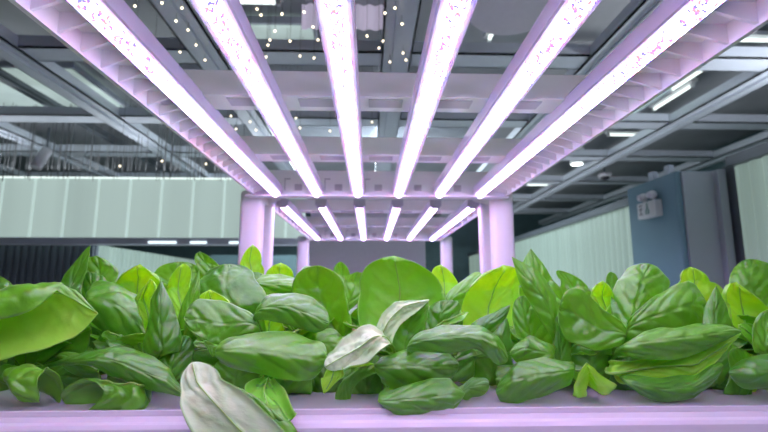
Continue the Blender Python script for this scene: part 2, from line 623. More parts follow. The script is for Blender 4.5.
for hh, x_, y_ in ((HA, 0, 384), (HA, 62, 384), (HB, 132, 384), (HB, 182, 386), (HC, 300, 384), (HC, 338, 384), (HE, 520, 384), (HF, 640, 386), (HH, 735, 386)):
    lf(hh, .60, [[(x_ - 22, y_ - 16, 1), (x_ - 24, y_ - 6, 0), (x_ - 20, y_ + 5, 0)], [(x_ + 2, y_ - 22, 1), (x_, y_ - 8, -.6), (x_, y_ + 6, 0)],
                 [(x_ + 18, y_ - 18, 1), (x_ + 18, y_ - 7, -.3), (x_ + 16, y_ + 5, 0)]], (x_ + 30, y_ - 4, .2))
# --- third head
lf(HC, .575, [[(254, 316, 1), (256, 325, .2), (253, 336, 0)], [(227, 302, 2), (225, 324, .3), (223, 346, 0.2)],
              [(203, 298, 1.5), (198, 320, .5), (205, 342, .2)]], (184, 318, 0))
lf(HC, .565, [[(222, 347, 0), (217, 346, .5), (212, 343, 0)], [(216, 352, -.2), (210, 350, 0), (203, 340, -.2)]], (212, 356, 0))
lf(HC, .63, [[(200, 318), (216, 318), (236, 314)], [(197, 304, 0), (213, 302, .5), (234, 305)]], (210, 290), 'U', mats=YOUNG, ruff=.003)
lf(GB, .69, [[(205, 310), (235, 312, -1), (264, 308)], [(196, 288, 1), (225, 290, -1), (264, 290, 1)],
             [(202, 276, 2), (226, 276, 0), (254, 278, 2)]], (228, 264, 2))
lf(GB, .80, [[(196, 272), (210, 272), (226, 272)], [(196, 264), (206, 263, .4), (219, 266)]], (200, 252))
lf(GB, .78, [[(241, 280), (252, 282), (264, 276)], [(240, 262), (250, 260, .4), (264, 264)]], (253, 245), 'U', mats=YOUNG)
lf(GB, .82, [[(155, 278), (178, 280), (200, 278)], [(156, 271), (178, 271), (200, 271)]], (180, 262))
lf(HC, .535, [[(222, 341, 2), (215, 352, 0), (222, 365, .5)], [(250, 333, 2.5), (250, 350, -1), (250, 374, 0)],
              [(290, 332, 2.5), (288, 355, -1.2), (288, 379, -.2)], [(315, 340, 2), (311, 359, -1), (308, 378, 0)]], (326, 359, 0))
lf(HC, .575, [[(264, 301, 2), (256, 312, 0), (255, 322, .3)], [(285, 293, 2), (285, 306, -1), (280, 322, 0)],
              [(312, 298, 2), (308, 313, -1), (303, 330, 0)]], (329, 323, 0))
lf(HC, .62, [[(250, 345), (268, 345), (288, 340)], [(254, 322), (270, 322, .8), (286, 320)]], (276, 303), 'U', mats=YOUNG)
lf(HC, .64, [[(322, 345, .5), (336, 345, 1), (349, 335, 0)], [(300, 312, .5), (326, 310, 1.5), (349, 310, -.3)],
             [(292, 288, .5), (318, 288, 1.5), (345, 292, -.5)]], (317, 266, -.3))
lf(GC, .82, [[(265, 284), (280, 286), (297, 282)], [(266, 273), (280, 273, .5), (295, 275)]], (281, 263), 'U', mats=YOUNG)
lf(GC, .72, [[(258, 278, 2), (254, 286, 0), (258, 296)], [(280, 275, 2), (280, 284, -.8), (280, 295)]], (304, 286))
lf(GC, .78, [[(302, 271, 2), (298, 277, 0), (302, 286)], [(320, 265, 2), (318, 272), (318, 284)]], (334, 277))
lf(GC, .82, [[(333, 285), (343, 287), (353, 285)], [(333, 275), (342, 275, .4), (350, 277)]], (341, 262))
lf(GC, .78, [[(340, 295), (352, 297), (366, 295)], [(344, 282), (354, 282, .4), (366, 282)]], (358, 272))
lf(GB, .74, [[(238, 300), (250, 300, -.5), (266, 296)], [(238, 286), (250, 284, -.6), (266, 282)]], (252, 272))
lf(HC, .60, [[(310, 331, 1), (314, 344, 0), (316, 358, .5)], [(330, 330, 1.5), (330, 344, -.5), (328, 362, .5)]], (347, 346))
# cream leaf hanging over the edge, and the green one beside it
lf(HC, .462, [[(236, 393, 4.2), (256, 396, 4.2), (280, 400, 4.2)], [(232, 420, 1.2), (260, 417, 1.2), (288, 416, 1.2)],
              [(212, 452, 0.2), (258, 446, .3), (298, 440, .5)],
              [(183, 412, -.5), (214, 402, -.2), (248, 396, .6)], [(182, 391, .2), (198, 384, .2), (222, 379, .6)]], (193, 363, .8), 'U', curl=-.004,
   mats=PALE, savoy=.0008, vamp=.0010, rib=.35, label='cream-green underside leaf drooping over the tray edge')
lf(HC, .472, [[(244, 392, 3.4), (264, 396, 3.2), (284, 400, 3.2)], [(254, 424, .2), (274, 420, .2), (294, 424, .2)],
             [(226, 400, 0), (248, 396, 0), (272, 408, .2)]], (212, 371, .8), 'U', rib=.4)
lf(HC, .60, [[(218, 392), (236, 390, -.5), (256, 392)], [(212, 372), (236, 368, -.6), (262, 372)]], (236, 352))
lf(HC, .585, [[(262, 396), (284, 394, -.5), (310, 394)], [(258, 378), (284, 374, -.6), (312, 374)]], (290, 355))
lf(HC, .60, [[(310, 395), (326, 393, -.5), (340, 392)], [(308, 375), (324, 372, -.6), (342, 372)]], (326, 352))
# --- centre head
lf(HD, .66, [[(366, 345), (395, 345, 1), (426, 330)], [(356, 315, 0), (398, 318, 1.2), (446, 310, 0)],
             [(359, 287, 0), (400, 290, 1.2), (444, 291, 0)]], (394, 256, -.3), 'U')
lf(HD, .60, [[(373, 342, .5), (382, 340, 0), (392, 340, .3)], [(381, 322, .5), (389, 321, -.3), (400, 323, .3)],
             [(395, 306, .5), (403, 307, -.3), (411, 314, .3)]], (429, 300, .2), 'U', mats=PALE, savoy=.0014, vamp=.001, rib=.35, point=True, label='pale blistered leaf underside')
lf(HD, .61, [[(386, 352), (404, 350, .8), (422, 344)], [(392, 334), (408, 330, 1), (426, 326)], [(402, 317), (414, 316, .8), (428, 314)]], (428, 301, .3), 'T', point=True)
lf(HD, .63, [[(420, 332), (436, 332), (461, 328)], [(425, 312, 1), (441, 313, -.5), (460, 312, 0)]], (448, 300))
lf(GD, .75, [[(430, 300), (445, 300), (462, 296)], [(429, 280), (444, 281, .6), (461, 286)]], (441, 265), 'U', mats=YOUNG)
lf(HD, .525, [[(372, 331, 1.5), (381, 336, 0), (385, 346, 0)], [(350, 338, 1), (359, 348, -.5), (368, 359, 0)],
              [(336, 352, .5), (341, 358, -.3), (350, 365, 0)]], (326, 367, 0), 'U', mats=PALE, savoy=.0016, vamp=.0012, rib=.35, label='cream blistered leaf underside')
lf(HD, .53, [[(331, 368, .2), (339, 369, .5), (348, 365)], [(322, 378), (332, 378, -.3), (343, 374)]], (324, 393), 'U', mats=YOUNG, point=True)
lf(HD, .56, [[(362, 374, 2), (366, 366, 1), (374, 374, 1)], [(338, 388), (346, 380, -.5), (356, 384)], [(335, 400), (342, 400, -.3), (350, 400)]], (345, 405))
lf(HD, .54, [[(382, 355, 1.5), (376, 367, 0), (382, 382, .5)], [(405, 349, 2), (405, 366, -1), (402, 390, 0)],
             [(435, 352, 2), (433, 367, -1), (430, 387, 0)]], (459, 366, 1))
lf(HD, .512, [[(390, 390, 1), (379, 400, 0), (392, 411, 0)], [(420, 381, 1.5), (420, 398, -.6), (422, 415, 0)],
              [(450, 378, 1.5), (452, 395, -.4), (454, 411, 0)]], (465, 394, .3), point=True)
lf(HD, .53, [[(420, 333, 1.5), (411, 343, 0), (416, 352, .5)], [(445, 326, 2), (445, 337, -1), (445, 353, 0)],
             [(475, 325, 2), (476, 337, -1), (474, 350, 0)], [(498, 336, 1.5), (497, 346, -1), (490, 358, 0)]], (508, 360))
lf(HD, .55, [[(455, 387), (457, 393), (462, 399)], [(472, 377, 1), (470, 387, -.5), (474, 398)]], (489, 384))
lf(HD, .60, [[(432, 385), (450, 380, -.5), (470, 380)], [(436, 365), (454, 360, -.5), (476, 360)]], (462, 347))
lf(HD, .59, [[(352, 398), (368, 395, -.4), (384, 394)], [(350, 378), (366, 372, -.5), (384, 370)]], (366, 352))
lf(HD, .60, [[(462, 332), (478, 334), (498, 332)], [(478, 319, .6), (489, 323, -.5), (504, 322)]], (510, 305), point=True)
lf(HD, .59, [[(486, 352), (499, 355), (514, 352)], [(492, 334), (501, 335, -.4), (511, 338)]], (507, 318), point=True)
lf(HD, .62, [[(470, 385), (490, 382, -.4), (508, 384)], [(472, 360), (492, 354, -.6), (512, 356)]], (496, 338))
# --- right of centre
lf(HE, .66, [[(462, 338), (490, 340, 1), (514, 332)], [(457, 312, -.3), (488, 312, 1.5), (520, 306, 0)],
             [(464, 290, -.8), (493, 290, 1.5), (520, 284, 0)]], (503, 265, -1.2), 'U', mats=YOUNG)
lf(GD, .70, [[(444, 299, 1), (448, 304, 0), (455, 312)], [(462, 280, 1), (464, 289, -.5), (470, 300)]], (482, 275, .5))
lf(HE, .60, [[(565, 315, .5), (556, 325, -.5), (552, 338)], [(553, 290, .5), (546, 302, -.7), (538, 316, 0)],
             [(536, 271, .4), (530, 281, -.5), (524, 294, 0)]], (512, 257), point=True)
lf(HE, .64, [[(525, 288), (542, 288, -.5), (562, 296)], [(521, 266), (536, 268, -.5), (552, 278)]], (531, 249), point=True)
lf(HE, .63, [[(522, 350), (536, 350, -.5), (554, 345)], [(513, 322), (527, 322, -.5), (545, 320)]], (522, 296))
lf(HE, .535, [[(573, 362, 1), (574, 370, 0), (570, 383, 0)], [(545, 359, 1.5), (541, 375, -1), (538, 397, 0)],
              [(518, 361, 1.5), (513, 380, -.8), (516, 403, 0)]], (496, 391, .5))
lf(HE, .57, [[(553, 345, 1), (552, 355, 0), (552, 368)], [(530, 336, 1), (526, 348, -.5), (528, 364)]], (510, 352))
lf(HE, .57, [[(626, 330, 0), (626, 336, 0), (621, 345, 0)], [(601, 307, 0), (598, 328, .6), (597, 351, 0)],
             [(583, 289, .3), (577, 315, 1), (572, 342, 0)]], (559, 308, .3), vamp=.0016)
lf(HE, .63, [[(592, 314), (605, 316, 1), (616, 308)], [(587, 296, 0), (601, 296, 1), (615, 297)]], (603, 281, -.8), 'U', mats=YOUNG)
lf(GE, .72, [[(560, 296), (576, 298), (594, 296)], [(560, 280), (571, 284), (588, 287)]], (561, 271))
lf(GE, .75, [[(605, 297), (613, 299), (623, 294)], [(606, 285), (612, 286), (620, 286)]], (611, 272))
lf(HE, .59, [[(550, 382), (559, 384), (570, 380)], [(553, 350), (561, 350, -.3), (571, 352)], [(556, 332), (562, 332, -.2), (570, 336)]], (558, 316))
lf(HE, .60, [[(572, 380), (590, 378, -.5), (608, 380)], [(568, 356), (590, 352, -.5), (612, 354)]], (592, 338))
lf(HE, .52, [[(587, 393, 1.8), (587, 386, 1.6), (589, 376, 1.4), (595, 389, 1.6), (604, 394, 1.8)],
             [(580, 398, .5), (580, 381, .3), (587, 366, .3), (599, 381, .3), (613, 391, .5)],
             [(573, 397, .6), (576, 378, 0), (587, 363, 0), (601, 375, 0), (617, 385, .6)]], None, label='small bright young leaf', mats=('leaf_young', 'leaf_under'))
# --- right
lf(HF, .62, [[(616, 336), (632, 338, -.8), (650, 336)], [(611, 302, 1), (636, 306, -1), (664, 312, 0.5)],
             [(617, 280, 1.5), (642, 283, -.6), (668, 290, 1)]], (650, 264, 1.5))
lf(HF, .60, [[(638, 310, 0), (634, 325, 0), (640, 343, 0)], [(664, 290, 1), (667, 312, -.8), (670, 342, 0)],
             [(688, 281, 1), (693, 304, -.6), (697, 332, .5)]], (707, 306, 1))
lf(GF, .72, [[(671, 296), (694, 302, .5), (722, 294)], [(676, 279), (692, 280, .7), (708, 280)]], (690, 267), 'U', mats=YOUNG)
lf(HH, .58, [[(702, 335), (716, 337, -.7), (733, 335)], [(704, 308), (715, 308, -.6), (727, 308)]], (716, 286), point=True)
lf(HG, .62, [[(728, 328), (748, 338, 1), (778, 345)], [(719, 302, 0), (742, 308, 1.2), (778, 322, 0)]], (736, 282, -.6), 'U', mats=YOUNG)
lf(GF, .74, [[(727, 305), (750, 308, -.5), (777, 304)], [(729, 282, .5), (750, 284, -.8), (778, 284)]], (751, 259, 1), savoy=.001)
lf(HF, .535, [[(632, 338, 1.5), (623, 347, 0), (628, 356, 0)], [(660, 328, 2), (655, 341, -1), (655, 360, 0)],
              [(700, 322, 2), (697, 336, -1), (695, 355, 0)], [(726, 325, 1), (725, 332, -.6), (722, 342, 0)]], (742, 331, 0), point=True)
lf(HF, .55, [[(618, 362), (613, 373, 0), (625, 380)], [(655, 355, .6), (655, 367, 0), (660, 378)],
             [(700, 346, .6), (695, 365, 0), (690, 382, 0)]], (740, 334, 0.5), 'U', mats=('leaf_top', 'leaf_young_under'), point=True)
lf(HF, .53, [[(630, 374, 1), (625, 381, 0), (632, 389)], [(662, 377, 1), (660, 389, -.7), (658, 402)],
             [(695, 374, 1), (694, 386, -.6), (695, 398)]], (723, 366))
lf(HF, .60, [[(610, 392), (628, 388, -.4), (650, 392)], [(604, 372), (628, 366, -.6), (652, 370)]], (630, 350))
lf(HH, .60, [[(700, 388), (716, 384, -.4), (736, 384)], [(700, 364), (718, 358, -.6), (742, 358)]], (722, 342))
lf(HG, .535, [[(790, 356, 1.5), (788, 372, -.5), (788, 393)], [(757, 354, 1.5), (754, 371, -1), (757, 391)]], (729, 372, .5))
lf(HG, .57, [[(752, 396), (740, 397), (726, 396)], [(762, 370), (748, 370), (732, 370)]], (737, 348))
lf(HG, .58, [[(755, 352), (766, 352), (786, 350)], [(752, 332), (765, 331), (786, 330)]], (768, 310))
lf(HG, .60, [[(768, 366), (774, 356), (778, 346)], [(750, 346), (755, 339), (761, 331)]], (738, 325), 'U')
# --- behind, left
lf(GA, .72, [[(55, 300), (68, 300), (82, 298)], [(62, 280), (73, 281), (82, 284)], [(71, 266), (79, 267), (87, 269)]], (90, 245), point=True)
lf(GA, .75, [[(82, 285), (97, 288), (114, 290)], [(84, 268), (100, 268), (118, 272)]], (96, 256))
lf(GA, .74, [[(80, 300), (92, 302, -.5), (108, 300)], [(80, 284), (92, 284, -.6), (108, 284)]], (90, 272))
lf(GA, .80, [[(-20, 300), (0, 302, -.5), (20, 300)], [(-24, 284), (-4, 284, -.6), (14, 290)]], (-2, 276))


# inner leaves of the near heads
def inner_leaves(h, seed, n, l0=.085, l1=.125):
    rnd = random.Random(seed)
    base = h.location + Vector((0, 0, 0.012))
    for k in range(n):
        az = k * 2.39996 + rnd.uniform(-.3, .3) + seed
        d = Vector((math.cos(az), math.sin(az) * .8, 0))
        if d.y < -.35: d.y *= .4
        sd = Vector((-d.y, d.x, 0)).normalized()
        e = rnd.uniform(.45, 1.25)
        ln = rnd.uniform(l0, l1)
        w = rnd.uniform(.03, .042)
        p = base.copy()
        sts = []
        for i, q in enumerate((.2, .5, .95, 1.0)):
            a = e - .75 * (i / 3) ** 2
            fw = d * math.cos(a) + Vector((0, 0, math.sin(a)))
            up = fw.cross(sd)
            if i: p = p + fw * ln * .27
            ww = w * q
            cup = ww * rnd.uniform(-.1, .3)
            sts.append([p - sd * ww - up * cup, p.copy(), p + sd * ww - up * cup])
        me, path = leaf_mesh('leaf', sts, p + fw * ln * .22, 1, seed + k * .7, nu=16, nv=34)
        cen = me.polygons[len(me.polygons) // 2]
        if cen.normal.dot(Vector((0, 0, 1)) - d * .5) < 0: me.flip_normals()
        me.transform(Matrix.Translation(-h.location))
        o = link('leaf', me, ['leaf_top', 'leaf_under'], h)
        solid(o)
        rm = tube_mesh('midrib', [(q_ - h.location, r_) for q_, r_ in path])
        link('midrib', rm, 'rib_pale', o)


for k, h in enumerate((HA, HB, HC, HD, HE, HF, HG, HH)):
    inner_leaves(h, 3.1 + k, 14)
for k, h in enumerate((GA, GB, GC, GD, GE, GF)):
    inner_leaves(h, 13.1 + k, 8, .10, .14)


# ------------------------------------------------------------------ heads further back: rosettes
def rosette(seed, label, loc, n=11, hmax=0.15):
    rnd = random.Random(seed)
    h = empty('lettuce_head', loc, label, 'lettuce', 'lettuce heads in the rows behind')
    c = MB()
    c.cyl(loc, Vector(loc) + Vector((0, 0, 0.02)), 0.013, 0.008, 10)
    c.build('crown', 'rib_pale', h, True)
    base = Vector(loc) + Vector((0, 0, 0.012))
    for k in range(n):
        az = k * 2.39996 + rnd.uniform(-.2, .2)
        e = 0.35 + 0.95 * k / n + rnd.uniform(-.1, .1)      # start elevation, inner leaves steeper
        ln = rnd.uniform(0.12, 0.15) * (0.85 + 0.15 * k / n)
        w = rnd.uniform(0.035, 0.05)
        drop = rnd.uniform(0.5, 1.1)
        d = Vector((math.cos(az), math.sin(az), 0))
        sd = Vector((-math.sin(az), math.cos(az), 0))
        p = base.copy()
        sts = []
        wp = [0.2, 0.25, 0.75, 1.0, 0.95]
        for i in range(5):
            t = i / 4
            a = e + 0.25 - drop * t * t
            fw = d * math.cos(a) + Vector((0, 0, math.sin(a)))
            upv = sd.cross(fw) * -1
            if i: p = p + fw * ln * 0.22
            ww = w * wp[i]
            cup = 0.25 * ww * rnd.uniform(-.6, 1.2)
            sts.append([p - sd * ww + upv * cup, p.copy(), p + sd * ww + upv * cup])
        tip = p + fw * ln * 0.2
        me, path = leaf_mesh('leaf', sts, tip, 1, seed + k, nu=16, nv=34)
        # upper face must look up / inwards
        cen = me.polygons[len(me.polygons) // 2]
        if cen.normal.dot(Vector((0, 0, 1)) - d * 0.5) < 0:
            me.flip_normals()
        me.transform(Matrix.Translation(-Vector(loc)))
        o = link('leaf', me, ['leaf_top', 'leaf_under'], h)
        solid(o)
    return h


def copy_tree(o, parent=None):
    c = o.copy()
    COL.objects.link(c)
    c.parent = parent
    for ch in [q for q in KIDS.get(o.name, [])]:
        copy_tree(ch, c)
    return c


LB = 'leafy green lettuce head in the rows behind, its leaf tops just showing'
protos = [rosette(11, LB, (-0.40, 0.84, TRAY)), rosette(23, LB, (-0.20, 0.95, TRAY)), rosette(37, LB, (0.02, 0.93, TRAY))]
KIDS = {}
for o in bpy.data.objects:
    if o.parent: KIDS.setdefault(o.parent.name, []).append(o)
spots = [(0.22, .95), (0.43, .93), (-0.30, 1.12), (-0.09, 1.12), (0.12, 1.12), (0.33, 1.12)]
for i, (x, y) in enumerate(spots):
    c = copy_tree(protos[i % 3])
    c.location = (x, y, TRAY)
    c.rotation_euler = (0, 0, 1.1 * i + 0.6)

# ------------------------------------------------------------------ tray
t = empty('growing_tray', (0.03, 0.5, TRAY), 'long white plastic growing tray the lettuce stands in', 'tray')
m = MB()
m.box(-.75, .81, .515, 1.72, TRAY - .035, TRAY, .003)
m.build('deck', 'deck_plastic', t)
m = MB()
prof = [(.53, TRAY - .004), (.492, TRAY - .005), (.487, TRAY - .0065), (.484, TRAY - .010), (.482, TRAY - .020), (.4845, TRAY - .023), (.4845, TRAY - .08), (.53, TRAY - .08)]
m.prism_x(prof, -.75, .81)
m.build('front_lip', 'white_plastic', t)
m = MB()
m.box(-.75, .81, .5105, .5145, TRAY - .006, TRAY + .0012, .0008)
m.build('deck_bead', 'white_plastic', t)

# ------------------------------------------------------------------ grow racks
LZ = CAMZ + 0.34        # underside of lamps
CX = 0.03
rib_i = 0


def rack(y0, y1, posts, label, beams, endplate, ribs):
    r = empty('grow_rack', (CX, y0, 0), label, 'rack', 'white grow racks')
    for px, py in posts:
        m = MB()
        m.box(px - .040, px + .040, py - .036, py + .036, 0, LZ + .03, .012)
        m.build('post', 'rack_white', r, True)
    for s in (-1, 1):
        m = MB()
        xo = CX + (.486 if s > 0 else -.464)
        m.box(xo - .004, xo + .004, y0, y1, LZ + .003, LZ + .050)
        xi = CX + s * .410
        m.box(min(xi, xi + s * .008), max(xi, xi + s * .008), y0, y1, LZ + .028, LZ + .060)
        m.box(min(xo, xi), max(xo, xi), y0, y1, LZ + .036, LZ + .042)
        rail = m.build('side_rail', 'rail_white', r)
        n = ribs
        for k in range(n):
            y = y0 + (y1 - y0) * (k + .5) / n
            m = MB()
            a, b = min(xo, xi), max(xo, xi)
            prof = [(xi, LZ + .026), (xo, LZ + .005), (xo, LZ + .036), (xi, LZ + .036)]
            m.prism_y(prof, y - .0025, y + .0025)
            m.build('rib', 'rail_white', rail)
    for yb in beams:
        m = MB()
        m.box(CX - .48, CX + .48, yb, yb + .05, LZ + .034, LZ + .085, .002)
        m.box(CX - .48, CX + .48, yb - .006, yb + .07, LZ + .030, LZ + .036)
        bm_ = m.build('crossbeam', 'rack_white', r)
        for k in range(7):
            x = CX - .42 + .14 * k
            m = MB()
            m.box(x - .034, x + .034, yb + .006, yb + .045, LZ + .0285, LZ + .0300)
            m.build('slot', 'rack_slot', bm_)
    if endplate:
        m = MB()
        m.box(CX - .49, CX + .49, y1, y1 + .03, LZ - .003, LZ + .10, .002)
        m.box(CX - .49, CX + .49, y1 - .03, y1, LZ - .005, LZ + .0, .001)
        ep = m.build('end_plate', 'rack_white', r)
        for k in range(5):
            x = CX - .3 + .15 * k
            m = MB()
            m.box(x - .014, x + .014, y1 - .0015, y1 + .001, LZ + .022, LZ + .046)
            m.build('square_hole', 'rack_slot', ep)
            m = MB()
            m.box(x - .052, x - .030, y1 - .003, y1 - .0005, LZ + .064, LZ + .068)
            m.box(x - .052, x - .049, y1 - .003, y1 - .0005, LZ + .022, LZ + .064)
            m.build('hook', 'rack_slot', ep)
    return r


rack(-.45, 1.70, [(-.455, 1.77), (.515, 1.77)], 'white metal grow rack in front with lamps over the lettuce', [.86, 1.26], True, 42)
rack(1.86, 3.28, [(-.455, 1.96), (.515, 1.96), (-.48, 3.33), (.555, 3.33)], 'second white grow rack standing behind the front one', [2.2, 2.75], True, 12)

NAMES = ['leftmost', 'second from left', 'third from left', 'third from right', 'second from right', 'rightmost']


def lamp(x, y0, y1, label, group):
    l = empty('grow_lamp', (x, y0, LZ), label, 'lamp', group)
    m = MB()
    w = .0245
    prof = [(x - w, LZ + .008), (x - w + .003, LZ + .006), (x - .016, LZ + .006), (x - .016, LZ + .012), (x + .016, LZ + .012), (x + .016, LZ + .006), (x + w - .003, LZ + .006), (x + w, LZ + .008), (x + w, LZ + .034), (x - w, LZ + .034)]
    m.prism_y(prof, y0, y1)
    m.build('housing', 'lamp_housing', l)
    m = MB()
    pr = []
    for k in range(9):
        a = math.pi * k / 8
        pr.append((x - .0130 * math.cos(a), LZ + .007 - .015 * math.sin(a)))
    m.prism_y(pr, y0 + .02, y1 - .006)
    m.build('light_strip', 'led_light', l, False)
    for ye in (y0, y1 - .006):
        m = MB()
        m.box(x - .0165, x + .0165, ye, ye + .006 if ye > y0 else ye + .02, LZ - .003, LZ + .011, .002)
        m.build('end_cap', 'lamp_housing', l)
    return l


for k in range(6):
    lamp(CX + (k - 2.5) * .152, -.42, 1.685, 'long glowing lilac-white tube lamp over the lettuce, %s of the six near lamps' % NAMES[k], 'near grow lamps')
for k in range(6):
    lamp(CX + .005 + (k - 2.5) * .163, 1.93, 3.26, 'short-looking tube lamp of the rear rack, %s of the six far lamps' % NAMES[k], 'far grow lamps')

# ------------------------------------------------------------------ room shell
def struct(name, m, mats, **kw):
    return tag(m.build(name, mats, **kw), kind='structure')


CEIL = 3.12
struct('floor', MB().box(-7, 5, -2.5, 12, -.05, 0), 'floor_grey')
struct('ceiling', MB().box(-7, 5, -2.5, 12, CEIL, CEIL + .05), 'ceiling_dark')
struct('wall_back', MB().box(-7, 5, 12, 12.1, 0, CEIL), 'wall_dark')
struct('wall_front', MB().box(-7, 5, -2.6, -2.5, 0, CEIL), 'pillar_grey')
struct('wall_left', MB().box(-7.1, -7, -2.5, 12, 0, CEIL), 'wall_dark')
struct('wall_right', MB().box(5, 5.1, -2.5, 12, 0, CEIL), 'wall_dark')

# ceiling grid of metal channels
GZ = CAMZ + 1.60


def channel_y(x, y0, y1, z, w=.21, h=.09):
    m = MB()
    m.box(x - w / 2, x + w / 2, y0, y1, z, z + .012)
    m.box(x - w / 2, x - w / 2 + .012, y0, y1, z, z + h)
    m.box(x + w / 2 - .012, x + w / 2, y0, y1, z, z + h)
    m.box(x - .03, x + .03, y0, y1, z - .02, z)
    return m


def channel_x(y, x0, x1, z, w=.2, h=.09):
    m = MB()
    m.box(x0, x1, y - w / 2, y + w / 2, z, z + .012)
    m.box(x0, x1, y - w / 2, y - w / 2 + .012, z, z + h)
    m.box(x0, x1, y + w / 2 - .012, y + w / 2, z, z + h)
    return m


for x in (-5.2, -3.85, -2.5, -1.15, .18, 1.65, 3.05, 4.4):
    struct('ceiling_beam', channel_y(x, 0.8, 11.5, GZ), 'beam_metal')
for y in (1.8, 3.08, 4.35, 5.55, 6.9, 8.3, 9.8):
    struct('ceiling_beam', channel_x(y, -6.9, 4.9, GZ + .014), 'beam_metal')
for x in (-3.2, 2.35):
    struct('ceiling_beam', channel_y(x, 2.0, 11.5, GZ + .2, .06, .06), 'beam_dark')

# luminous band on the left and what lies under it
m = MB()
m.box(-6.9, -.72, 5.0, 5.06, 1.66, 2.31)
band = m.build('light_band', 'panel_lit')
tag(band, 'wide pale glowing frosted panel band across the left background', 'light panel')
for k in range(18):
    x = -6.7 + k * .34
    o = MB().box(x - .012, x + .012, 4.994, 5.001, 1.665, 2.305).build('seam_strip', 'panel_seam')
    o.parent = band
m = MB().box(-6.9, -.72, 4.99, 5.05, 2.31, 2.325)
tl = m.build('top_light', 'panel_glow', None)
tl.parent = band
tag(MB().box(-6.9, -.72, 4.92, 5.1, 1.585, 1.655, .006).build('rail', 'rail_grey'), 'grey-lilac rail running below the glowing left panel band', 'rail')
for a, b in ((148, 176), (190, 206), (229, 242)):
    p, q = at(a, 245, 4.91), at(b, 245, 4.91)
    tag(MB().box(p.x, q.x, 4.905, 4.92, 1.592, 1.614).build('rail_lamp', 'rail_glow'), 'small bluish lamp strip under the left rail, %s of three' % {148: 'leftmost', 190: 'middle', 229: 'rightmost'}[a], 'light', 'lamp strips under the left rail')
m = MB()
m.box(-6.9, -3.07, 5.25, 5.3, 0, 1.66)
for k in range(48):
    x = -6.88 + k * .08
    m.box(x, x + .035, 5.22, 5.25, 0, 1.66)
tag(m.build('slatted_partition', 'slat_dark'), 'dark vertically slatted partition under the left glowing band', 'partition')


def ribbed(name, x, y0, y1, z0, z1, face, label, step=.11):
    m = MB()
    bm_ = m.bm
    n = int((y1 - y0) / step)
    pts = []
    for k in range(n * 4 + 1):
        y = y0 + (y1 - y0) * k / (n * 4)
        pts.append((x + face * .02 * abs(math.sin(math.pi * k / 4)), y))
    a = [bm_.verts.new((px_, y, z0)) for px_, y in pts]
    b = [bm_.verts.new((px_, y, z1)) for px_, y in pts]
    a2 = [bm_.verts.new((x - face * .05, y, z0)) for px_, y in pts]
    b2 = [bm_.verts.new((x - face * .05, y, z1)) for px_, y in pts]
    for i in range(len(pts) - 1):
        bm_.faces.new((a[i], a[i + 1], b[i + 1], b[i]))
        bm_.faces.new((a2[i], b2[i], b2[i + 1], a2[i + 1]))
        bm_.faces.new((b[i], b[i + 1], b2[i + 1], b2[i]))
    bm_.faces.new((a[0], b[0], b2[0], a2[0]))
    bm_.faces.new((a[-1], a2[-1], b2[-1], b[-1]))
    bmesh.ops.recalc_face_normals(bm_, faces=bm_.faces[:])
    o = m.build(name, 'wall_lit')
    return tag(o, label, 'wall panel')


ribbed('ribbed_panel', -3.3, 5.6, 9.0, 0, 1.645, 1, 'pale glowing ribbed panel beyond the dark slatted partition on the left')
ribbed('ribbed_panel', 2.52, 3.75, 11.6, 0, 1.91, -1, 'long glowing ribbed panel wall on the right, left of the blue pillar')
ribbed('ribbed_panel', 2.52, .6, 3.02, 0, 1.955, -1, 'glowing ribbed panel at the right edge, beyond the blue pillar')
for y0, y1, z in ((3.75, 11.6, 1.91), (.6, 3.02, 1.955)):
    struct('trim_1', MB().box(2.46, 2.6, y0, y1, z, z + .07), 'beam_dark')
# pillar
p = MB()
p.box(2.20, 2.62, 3.17, 3.80, 0, 1.965, .012)
pil = struct('pillar', p, 'pillar_blue')
f = MB()
f.box(2.235, 2.50, 3.150, 3.172, 0, 1.955, .004)
f.box(2.46, 2.52, 3.10, 3.16, 0, 1.96, .004)
struct('trim_2', f, 'pillar_grey')
struct('trim_3', MB().box(2.54, 2.60, 3.03, 3.16, 0, 1.99), 'beam_dark')
# little brackets above the pillar
for k, y in enumerate((3.32, 3.52)):
    tag(MB().box(2.26, 2.30, y, y + .06, 1.965, 2.05).build('bracket', 'beam_metal'), 'small grey bracket block on top of the blue pillar, %s' % ('nearer one' if k == 0 else 'farther one'), 'bracket', 'brackets on the pillar')

# twin-head emergency light on the pillar's left face
EX = 2.20
yc = 3.46
e0 = empty('emergency_light', (EX, yc, 1.72), 'twin-headed white emergency light box high on the blue pillar', 'emergency light')
MB().box(EX - .06, EX, yc - .115, yc + .115, 1.665, 1.79, .006).build('box', 'fixture_white', e0)
for s in (-1, 1):
    y = yc + s * .06
    h = MB().cyl((EX - .03, y, 1.79), (EX - .03, y, 1.81), .008, .008, 8).sphere((EX - .035, y, 1.835), .034, (1, 1, 1)).build('lamp_head', 'fixture_white', e0, True)
    MB().cyl((EX - .072, y, 1.83), (EX - .064, y, 1.831), .024, .026, 16).build('lens', 'drum_grey', h, True)
m = MB()
for a, b, c, d in ((.088, .04, 1.765, 1.772), (.088, .04, 1.735, 1.742), (.069, .060, 1.700, 1.77), (.088, .04, 1.695, 1.702)):
    m.box(EX - .0615, EX - .0600, yc + b, yc + a, c, d)
m.build('lettering', 'sign_dark', e0)
m = MB()
m.cyl((EX - .0615, yc - .02, 1.765), (EX - .0600, yc - .02, 1.765), .009, .009, 10)
m.box(EX - .0615, EX - .06, yc - .03, yc - .010, 1.725, 1.755)
m.box(EX - .0615, EX - .06, yc - .042, yc - .026, 1.690, 1.727)
m.box(EX - .0615, EX - .06, yc - .014, yc + .004, 1.690, 1.727)
